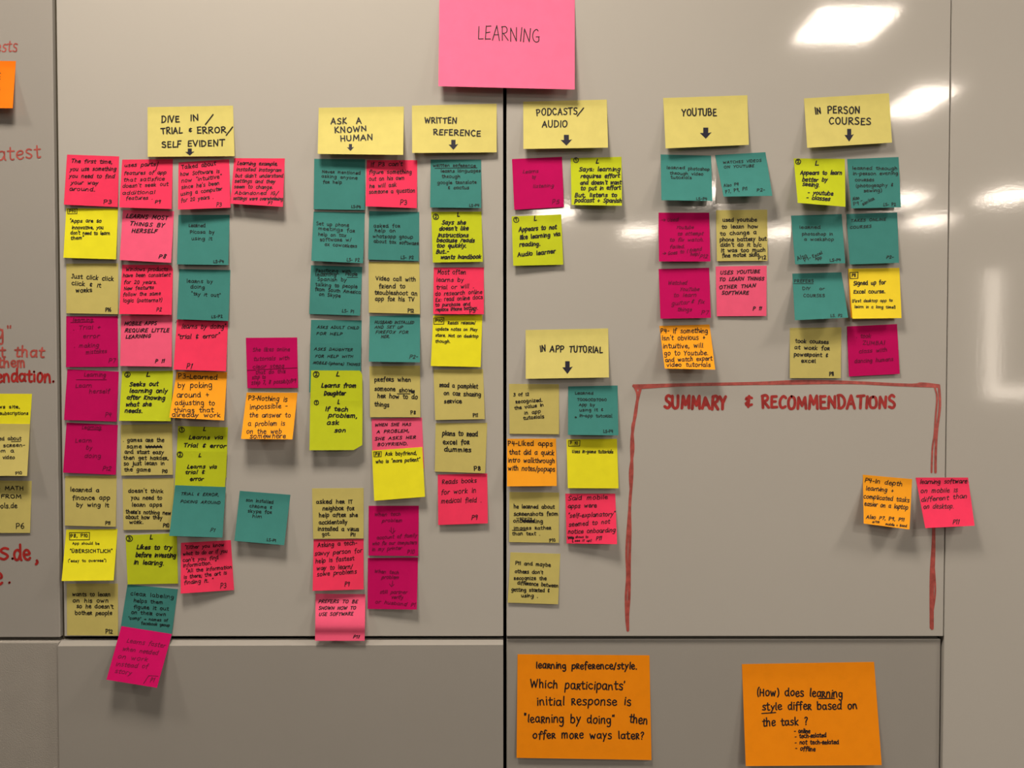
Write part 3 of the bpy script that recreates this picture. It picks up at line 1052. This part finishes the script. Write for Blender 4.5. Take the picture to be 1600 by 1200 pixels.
910 220 1425 227 34:Uses in-game tutorials
@ cream|780,760,6|95,52 562,58 560,530 92,522|h30 w1.4 rc L2,2|cream note with crossed-out middle word, "he learned about screenshots"
135 204 520 207:he learned about
135 272 555 274:screenshots from
160 306 310 306 16:website
130 337 415 342:onboarding
scr 215 322 330 325
135 404 490 404 26:images rather
ul 122 411 255 411
120 457 385 457 26:than text .
470 519 530 516 24:P10
@ coral|780,760,6|620,68 1088,68 1105,542 632,535|h34 w1.3 s.2|coral note reading "Said mobile apps were self-explanatory"
640 130 1020 118:Said mobile
640 202 915 197:apps were
640 294 1088 277:"self-explanatory"
650 377 1040 347:seemed to not
642 442 1090 427:notice onboarding
scr 645 478 700 482
712 484 835 482 18:shows to
705 517 865 517 18:see it up]
pl 695 490 688 490 688 522 695 522
905 504 960 502 30:P11
@ cream|780,760,6|105,618 572,632 552,1105 80,1090|h28 w1.4 rc L3,3|cream note lowest right of the black gap, "P11 and maybe others"
148 732 485 752:P11 and maybe
145 810 412 822:others don't
138 874 445 877:recognize the
168 917 555 947:difference between
112 982 475 992:getting started &
205 1037 365 1042:using .
@ header|1010,140,8|210,105 1262,70 1280,690 240,735|h62 w2.0 L11,7|wide cream header note naming a video site, with black arrow
440 330 885 325:YOUTUBE
arr 742 475 615 145
@ teal|1010,230,8|178,90 808,105 825,672 188,662|h32 w1.0 rc L20,18|teal note reading "learned ... through video tutorials"
248 272 485 275:learned
520 282 790 297:photoshop
290 342 715 352:through video
300 392 570 397:tutorials
620 660 762 662 28:LS-P4
@ teal|1010,230,8|858,98 1488,62 1575,608 965,618|h26 w1.0 s.1 L24,24|teal note in capitals "WATCHES VIDEOS", with P7, P9, P11 at its foot
955 207 1440 180:WATCHES VIDEOS
965 264 1350 245:ON YOUTUBE
965 500 1155 475 32:Also P4
985 577 1265 532 32:P7, P9, P11
1375 554 1485 550 30:P2-
@ magenta|1010,320,8|152,98 785,98 800,708 158,708|h36 w1.0 s.3 ink=purple L8,8|magenta note with small arrows, used a video to attempt to fix watch
pl 190 190 235 190
pl 218 175 238 190 218 205
255 210 400 205:Used
370 300 590 300:Youtube
385 382 710 377:to attempt
285 457 715 457:to fix watch.
290 542 480 542:failed.
pl 205 610 245 605
pl 225 590 247 605 222 622
265 627 520 597:Goes to (
535 590 690 570:friend
545 637 660 632:help)
660 667 765 667:P12
@ cream|1010,320,8|870,68 1510,60 1515,700 882,705|h40 w1.5 rc L3,3|cream note of seven lines about changing a phone battery
950 212 1385 207:used youtube
940 297 1400 292:to learn how
920 382 1380 362:to change a
915 457 1505 447:phone battery but
920 522 1440 522:didn't do it b/c
930 592 1490 582:it was too much
945 657 1415 642:fine motor skills
1395 687 1500 677 36:P12
@ magenta|1010,400,6|115,122 588,110 605,580 132,588|h30 w1.0 s.3 ink=purple L8,8|magenta note reading watched videos to learn guitar, above an orange note
200 270 380 265:Watched
310 327 495 327:YouTube
250 384 470 380:to learn
232 462 400 450:guitar
415 440 545 445:& fix
285 517 425 517:things
510 547 585 547:P7
@ pink|1010,400,6|650,98 1128,90 1125,562 660,565|h26 w1.5 s.25 L3,3|pink note in capitals ending "OTHER THAN SOFTWARE"
690 172 1065 160:USES YOUTUBE
680 235 1105 225:TO LEARN THINGS
680 310 1025 292:OTHER THAN
702 362 960 357:SOFTWARE
995 508 1080 505:P 11
@ orange|1010,400,6|122,655 592,642 645,1065 172,1055|h38 w1.25 L26,24|orange note reading "P4- If something isn't obvious", above the red frame
132 720 580 720:P4- If something
145 790 555 782:isn't obvious +
152 867 535 857:intuitive, will
165 930 580 927:go to Youtube.
175 992 620 977 34:and watch expert
188 1037 605 1037 32:video tutorials
@ header|1220,140,8|290,110 1352,45 1390,662 330,728|h58 w2.0 L12,9|wide cream header note "IN PERSON COURSES" with black arrow
430 310 512 300:IN
580 298 1000 295:PERSON
595 430 1135 438:COURSES
arr 855 490 650 118
@ lime|1220,235,8|160,100 800,105 808,705 212,655|h42 w2.0 s.2 L24,18|lime note, circled 2, "Appears to learn better by seeing"
cir 217 142 32 2
420 187 475 187:L
240 302 765 302:Appears to learn
262 387 585 387:better by
265 442 485 454:seeing.
330 547 655 562:- youtube
315 607 615 632:- classes
@ teal|1220,235,8|830,108 1472,82 1502,712 880,725|h34 w1.0 rc L10,10|teal note reading "learned through in-person evening courses"
890 240 1460 244:learned through
900 307 1470 302:in-person evening
925 384 1170 384:courses
935 462 1410 447:(photography &
1035 520 1265 520:sewing)
900 627 985 605:Also
905 692 985 680:P9
1000 650 1030 640:-
1025 690 1175 610:similar
1280 697 1440 692 32:LS- P2
@ teal|1220,320,8|128,135 762,115 805,730 180,745|h32 w1.0 rc L14,14|teal note reading "learned ... in a workshop", with Also P1 at lower left
230 300 500 298:learned
262 382 655 384:photoshop in
290 447 665 450:a workshop
210 695 335 645 40:Also
295 717 385 675 36:P1-
400 665 525 610:Excel
430 692 515 672:App
610 710 755 702 28:LS-P4
@ teal|1220,320,8|820,115 1455,95 1478,725 862,745|h26 w1.0 s.25 L8,8|teal note in capitals "TAKES ONLINE COURSES"
870 214 1315 197:TAKES ONLINE
860 300 1135 284:COURSES
1315 670 1410 667 30:P2-
@ teal|1220,400,6|108,165 568,152 632,578 132,602|h22 w1.0 L22,20|teal note reading "PREFERS DIY or COURSES", underlined first word
122 248 312 248:PREFERS
ul 120 258 305 260
200 317 280 317:DIY
360 317 412 317:or
210 384 415 384:COURSES
465 572 578 570:LS. P2
@ orange|1220,400,6|630,122 1110,112 1119,566 656,580|h22 w1.0 L4,4|orange note tucked behind the amber boxed P8 note
@ amber|1220,400,6|632,119 1112,111 1132,582 672,588|h26 w1.4 s.05 b.9 L13,11|amber yellow note with boxed P8, "Signed up for ... course"
box 648 155 725 210
665 194 705 194 24:P8
680 275 985 262 32:Signed up for
680 350 980 347 30:Excel course.
668 434 1050 427 22:[First desktop app to
690 487 1075 492 22:learn in a long time!]
@ cream|1220,400,6|85,675 568,668 562,1145 85,1145|h30 w1.5 rc L3,3|cream note reading "took courses at work", directly above the red frame
135 812 450 822:took courses
125 872 460 884:at work for
120 937 445 947:powerpoint &
188 997 330 1002:excel
455 1125 500 1122:P11
@ magenta|1220,400,6|620,660 1090,638 1115,1105 638,1130|h30 w1.0 s.15 ink=purple L3,3|magenta note about a dance class, directly above the red frame
705 767 845 767:. took
765 832 975 832:ZUMBA!
730 912 1000 892:class with
688 1002 1055 982:dancing humans
@ orange|1320,730,7.273|205,85 765,135 735,708 215,640|h42 w1.2 s.1 L20,22|orange note inside the red frame's right side, "P4-In depth learning"
222 165 655 217:P4-In depth
235 262 555 287:learning +
210 352 735 397:complicated tasks
218 437 718 482:easier on a laptop
240 580 675 617 34:Also P7, P9, P11
310 632 395 635 24:site
460 657 705 682 24:mobile + Band
@ coral|1320,730,7.273|805,118 1400,118 1475,665 915,692|h42 w1.3 s.2 L22,20|coral note over the red frame line and panel seam, "learning software on mobile"
850 192 1390 182:learning software
858 292 1285 282:on mobile is
865 392 1390 347:different than
890 472 1240 467:on desktop.
1222 642 1300 642:P11
@ learn|670,0,6.667|112,-165 1520,-165 1520,932 100,898|h102 w1.5 L15,16|large pink sheet reading "LEARNING" at the top over the black gap
500 412 1165 435:LEARNING
@ big|790,1010,6.316|118,78 1420,88 1440,1122 108,1100|h60 w2.0 rc b-5.5 L5,5|large orange sheet "Which participants' initial response" on lower panel, left one
295 215 1300 227 48:learning preference/style.
240 407 1185 432:Which participants'
305 577 1245 582:initial response is
180 747 1080 760:"learning by doing"
1215 750 1405 770:then
265 907 1370 912 54:offer more ways later?
@ big|1140,1020,6.667|128,118 1505,95 1585,1170 168,1180|h58 w2.0 rc b-5.5 L14,12|large orange sheet "(How) does learning style differ" on lower panel, right one
280 445 1185 462:(How) does learning
ul 930 475 1095 475
335 597 1335 582:style differ based on
ul 335 632 480 622
340 767 820 747:the task ?
672 832 840 837 34:- online
678 892 1010 877 32:- tech-related
678 952 1140 952 32:- not tech-related
682 1012 895 1027 34:- offline
@ deep_orange|0,0,4.446|-245,420 110,424 88,752 -275,748|h24 w1.3 L14,16|orange note cut by the left picture edge, near the top
-180 525 6 527:better
-180 552 5 552:for it
-100 628 3 628:users
@ yellow|0,590,4.8|-150,120 240,122 215,490 -165,490|h20 w1.3 L2,3|bright yellow note cut by the left picture edge, reading "site, subscriptions"
-60 230 150 228:news site,
-90 278 213 277:free subscriptions
@ cream|0,590,4.8|-160,345 225,348 203,737 -185,737|h22 w1.3 rc b3.8 L12,14|cream note at left picture edge ending "screen- ... a video"
-100 470 162 468:learned about
ul 85 480 155 478
-120 522 190 517:large screen-
-80 562 108 560:zoom a
-60 610 112 610:the video
115 728 168 724 18:P10
@ cream|0,590,4.8|-150,770 238,775 225,1165 -160,1165|h22 w1.4 rc L2,2|cream note at left picture edge with large P6 at its corner
-60 842 180 842:do MATH
5 902 165 907:FROM
-100 980 132 978 30:schools.de
115 1132 185 1132 34:P6
'''

KIND = {
    'header': ('header_note', 'note', 'wide cream header notes'),
    'learn': ('large_sticky_sheet', 'sticky sheet', 'large sticky sheets'),
    'big': ('large_sticky_sheet', 'sticky sheet', 'large sticky sheets'),
}


class Note:
    def __init__(self, color, z, corners, opts, label, seed):
        self.color, self.label, self.seed = color, label, seed
        self.z = tuple(float(t) for t in z.split(','))
        f = self.f = zf(self.z)
        self.c = [f(*(float(t) for t in c.split(','))) for c in corners.split()]
        self.h, self.w, self.slant, self.rc, self.ink = 40.0, 1.3, 0.0, False, 'ink'
        self.base, self.lift, self.cut, self.prof = 0.35, None, None, None
        for o in opts.split():
            if o.startswith('w') and color in ('coral', 'yellow'):
                self.w = float(o[1:]) * 0.85
            elif o.startswith('w') and color == 'lime':
                self.w = float(o[1:]) * 0.85
            elif o.startswith('w') and color in ('cream', 'teal', 'pink'):
                self.w = float(o[1:]) * 0.92
            elif o.startswith('ink='):
                self.ink = o[4:]
            elif o.startswith('cut='):
                a, u, v = o[4:].split(',')
                self.cut = (a, float(u), float(v))
            elif o.startswith('prof='):
                self.prof = o[5:]
            elif o == 'rc':
                self.rc = True
            elif o[0] == 'h':
                self.h = float(o[1:])
            elif o[0] == 'w':
                self.w = float(o[1:])
            elif o[0] == 's':
                self.slant = float(o[1:])
            elif o[0] == 'b':
                self.base = float(o[1:])
            elif o[0] == 'L':
                self.lift = [float(t) for t in o[1:].split(',')]
        auto = self.solve()
        if self.lift is None:
            self.lift = [min(max(a, 3.0), 16.0) for a in auto]
        if AUTO_PRINT:
            print('NOTE', self.label[:46].ljust(46), 'auto', [round(a, 1) for a in auto], 'use', [round(a, 1) for a in self.lift])

    def solve(self):
        """height of the two lower corners off the board that makes the sheet a true rectangle"""
        tl, tr, br, bl = self.c
        res = []
        t0, t1 = P(*tl), P(*tr)
        tx, tz = t1[0] - t0[0], t1[2] - t0[2]
        l = math.hypot(tx, tz)
        tx, tz = tx / l, tz / l
        for top, bot in ((tl, bl), (tr, br)):
            a = P(*top)
            d = []
            for h in (0.0, 0.01):
                b = P(*bot, h)
                d.append((b[0] - a[0]) * tx + (b[2] - a[2]) * tz)
            k = (d[1] - d[0]) / 0.01
            res.append(-d[0] / k * 1000 if abs(k) > 0.12 else 6.0)
        return res

    def height(self, u, v):
        """metres in front of the board"""
        if self.prof == 'bulge':
            t = max(v, 0.0)
            return (0.35 + 15.0 * math.sin(min(t / 0.80, 1.0) * math.pi * 0.5) ** 2 - (7.0 * ((t - 0.72) / 0.28) if t > 0.72 else 0)
                    + 5.0 * max(0.0, (t - 0.86) / 0.14)) * 0.001
        if self.prof == 'straight':
            return (self.base + (self.lift[0] * (1 - u) + self.lift[1] * u) * max(v, 0.0)) * 0.001
        t = max(0.0, (v - 0.12) / 0.88)
        b = 1.25 if max(self.lift) > 9 else 1.1
        l = self.lift[0] * (1 - u) + self.lift[1] * u
        rip = 0.25 * math.sin(u * 5 + self.seed) * t
        return (self.base + l * t ** b + rip) * 0.001

    def px(self, u, v):
        tl, tr, br, bl = self.c
        return tuple((tl[j] * (1 - u) + tr[j] * u) * (1 - v) + (bl[j] * (1 - u) + br[j] * u) * v for j in (0, 1))

    def uv(self, x, y):
        tl, tr, br, bl = self.c
        u = v = 0.5
        for _ in range(4):
            qx, qy = self.px(u, v)
            ax = (tr[0] - tl[0]) * (1 - v) + (br[0] - bl[0]) * v
            ay = (tr[1] - tl[1]) * (1 - v) + (br[1] - bl[1]) * v
            bx = (bl[0] - tl[0]) * (1 - u) + (br[0] - tr[0]) * u
            by = (bl[1] - tl[1]) * (1 - u) + (br[1] - tr[1]) * u
            det = ax * by - ay * bx
            ex, ey = x - qx, y - qy
            u += (ex * by - ey * bx) / det
            v += (ax * ey - ay * ex) / det
        return u, v

    def place(self, x, y):
        u, v = self.uv(x, y)
        return P(x, y, self.height(u, v) + 0.00022)

    def build(self, lines):
        nu, nv = (12, 20) if self.color not in ('big', 'learn') else (16, 24)
        V, Fc = [], []
        for back in (0, 1):
            for j in range(nv + 1):
                v = j / nv
                lim = 1.0
                if self.cut:
                    c, cu, cv = self.cut
                    k = (v - (1 - cv)) / cv if c == 'br' else (cv - v) / cv
                    lim = 1 - cu * min(1, max(0, k))
                for i in range(nu + 1):
                    u = i / nu * lim
                    p = P(*self.px(u, v), self.height(u, v))
                    V.append((p[0], p[1] + (0.00018 if back else 0), p[2]))
        R = nu + 1
        N = R * (nv + 1)
        for j in range(nv):
            for i in range(nu):
                a = j * R + i
                Fc.append((a, a + R, a + R + 1, a + 1))
                Fc.append((N + a, N + a + 1, N + a + R + 1, N + a + R))
        rim = [i for i in range(R)] + [j * R + nu for j in range(1, nv + 1)] + [nv * R + i for i in range(nu - 1, -1, -1)] + [j * R for j in range(nv - 1, 0, -1)]
        q = len(V)
        V += [V[a] for a in rim] + [V[N + a] for a in rim]
        K = len(rim)
        for a in range(K):
            b = (a + 1) % K
            Fc.append((q + a, q + b, q + K + b, q + K + a))
        name, cat, grp = KIND.get(self.color, ('sticky_note', 'sticky note', 'small square sticky notes'))
        o = link(name, V, Fc, M[self.color], smooth=False)
        tag(o, self.label, cat, grp)
        for p in o.data.polygons[:2 * nu * nv]:
            p.use_smooth = True
        ink = Ink(self.place, self.seed)
        S = self.z[2]
        kf = {'header': (1.0, 1.0), 'learn': (1.0, 1.0), 'big': (0.9, 0.9)}.get(self.color, (0.78, 0.86))
        body = M[self.ink]
        for ln in lines:
            name, label = 'handwritten_line', None
            if ':' in ln and not ln.startswith('cir'):
                head, txt = ln.split(':', 1)
                n = [float(t) for t in head.split()]
                h = n[4] if len(n) > 4 else self.h
                caps = sum(c.isupper() or c.isdigit() for c in txt) > len(txt) * 0.5
                hp = h / S * kf[caps]
                wp = min(self.w, hp * (0.40 if self.color == 'lime' else 0.34))
                ink.text(*self.f(n[0], n[1]), *self.f(n[2], n[3]), hp, txt, wp, self.slant, self.rc, self.color in ('coral', 'orange'))
                if txt[0] == 'P' and txt[1:2] in '123456789 ' and len(txt) < 5 or txt.startswith('LS'):
                    name, label = 'participant_code', 'small handwritten code ' + txt
                ink.build(name, body, o)
                continue
            k, *rest = ln.split()
            n = [float(t) for t in (rest[:3] if k == 'cir' else rest)]
            if k == 'box':
                a, b = self.f(n[0], n[1]), self.f(n[2], n[3])
                ink.poly([a, (b[0], a[1] - .4), (b[0] - .4, b[1]), (a[0] + .3, b[1] + .3), a], self.w * .8)
                name = 'code_box'
            elif k == 'ul':
                ink.poly([self.f(n[0], n[1]), self.f(n[2], n[3])], self.w * .9)
                name = 'underline'
            elif k == 'pl':
                ink.poly([self.f(n[i], n[i + 1]) for i in range(0, len(n), 2)], self.w)
                name = 'pen_stroke'
            elif k == 'scr':
                ink.scribble(*self.f(n[0], n[1]), *self.f(n[2], n[3]), self.w)
                name = 'scribble'
            elif k == 'cir':
                cx, cy = self.f(n[0], n[1])
                r = n[2] / S
                ink.circle(cx, cy, r, self.w * .8)
                ink.text(cx - r * .5, cy + r * .55, cx + r * .55, cy + r * .5, r * .85, rest[3], self.w * .75)
                name, label = 'circled_number', 'circled number ' + rest[3]
            elif k == 'arr':
                cx, y0, y1, wd = n
                ym = y0 + (y1 - y0) * .48
                s = wd * .215
                shape = [(cx - s, y0), (cx + s, y0), (cx + s, ym), (cx + wd / 2, ym - (y1 - y0) * .06), (cx, y1), (cx - wd / 2, ym), (cx - s, ym)]
                pts = [self.place(*self.f(*q)) for q in shape]
                ar = link('arrow', pts, [(0, 6, 2, 1), (6, 5, 4), (2, 6, 4), (2, 4, 3)], M['navy'], o)
                ar['label'] = 'solid black arrow pointing down'
                continue
            p = ink.build(name, body, o)
            if label:
                p['label'] = label
        return o


AUTO_PRINT = False
seed = 100
cur, lines = None, []
for ln in DATA.strip().split('\n') + ['@']:
    if ln.startswith('@'):
        if cur:
            seed += 1
            Note(*cur, seed).build(lines)
        if len(ln) > 2:
            cur = [t.strip() for t in ln[1:].split('|')]
        lines = []
    else:
        lines.append(ln)
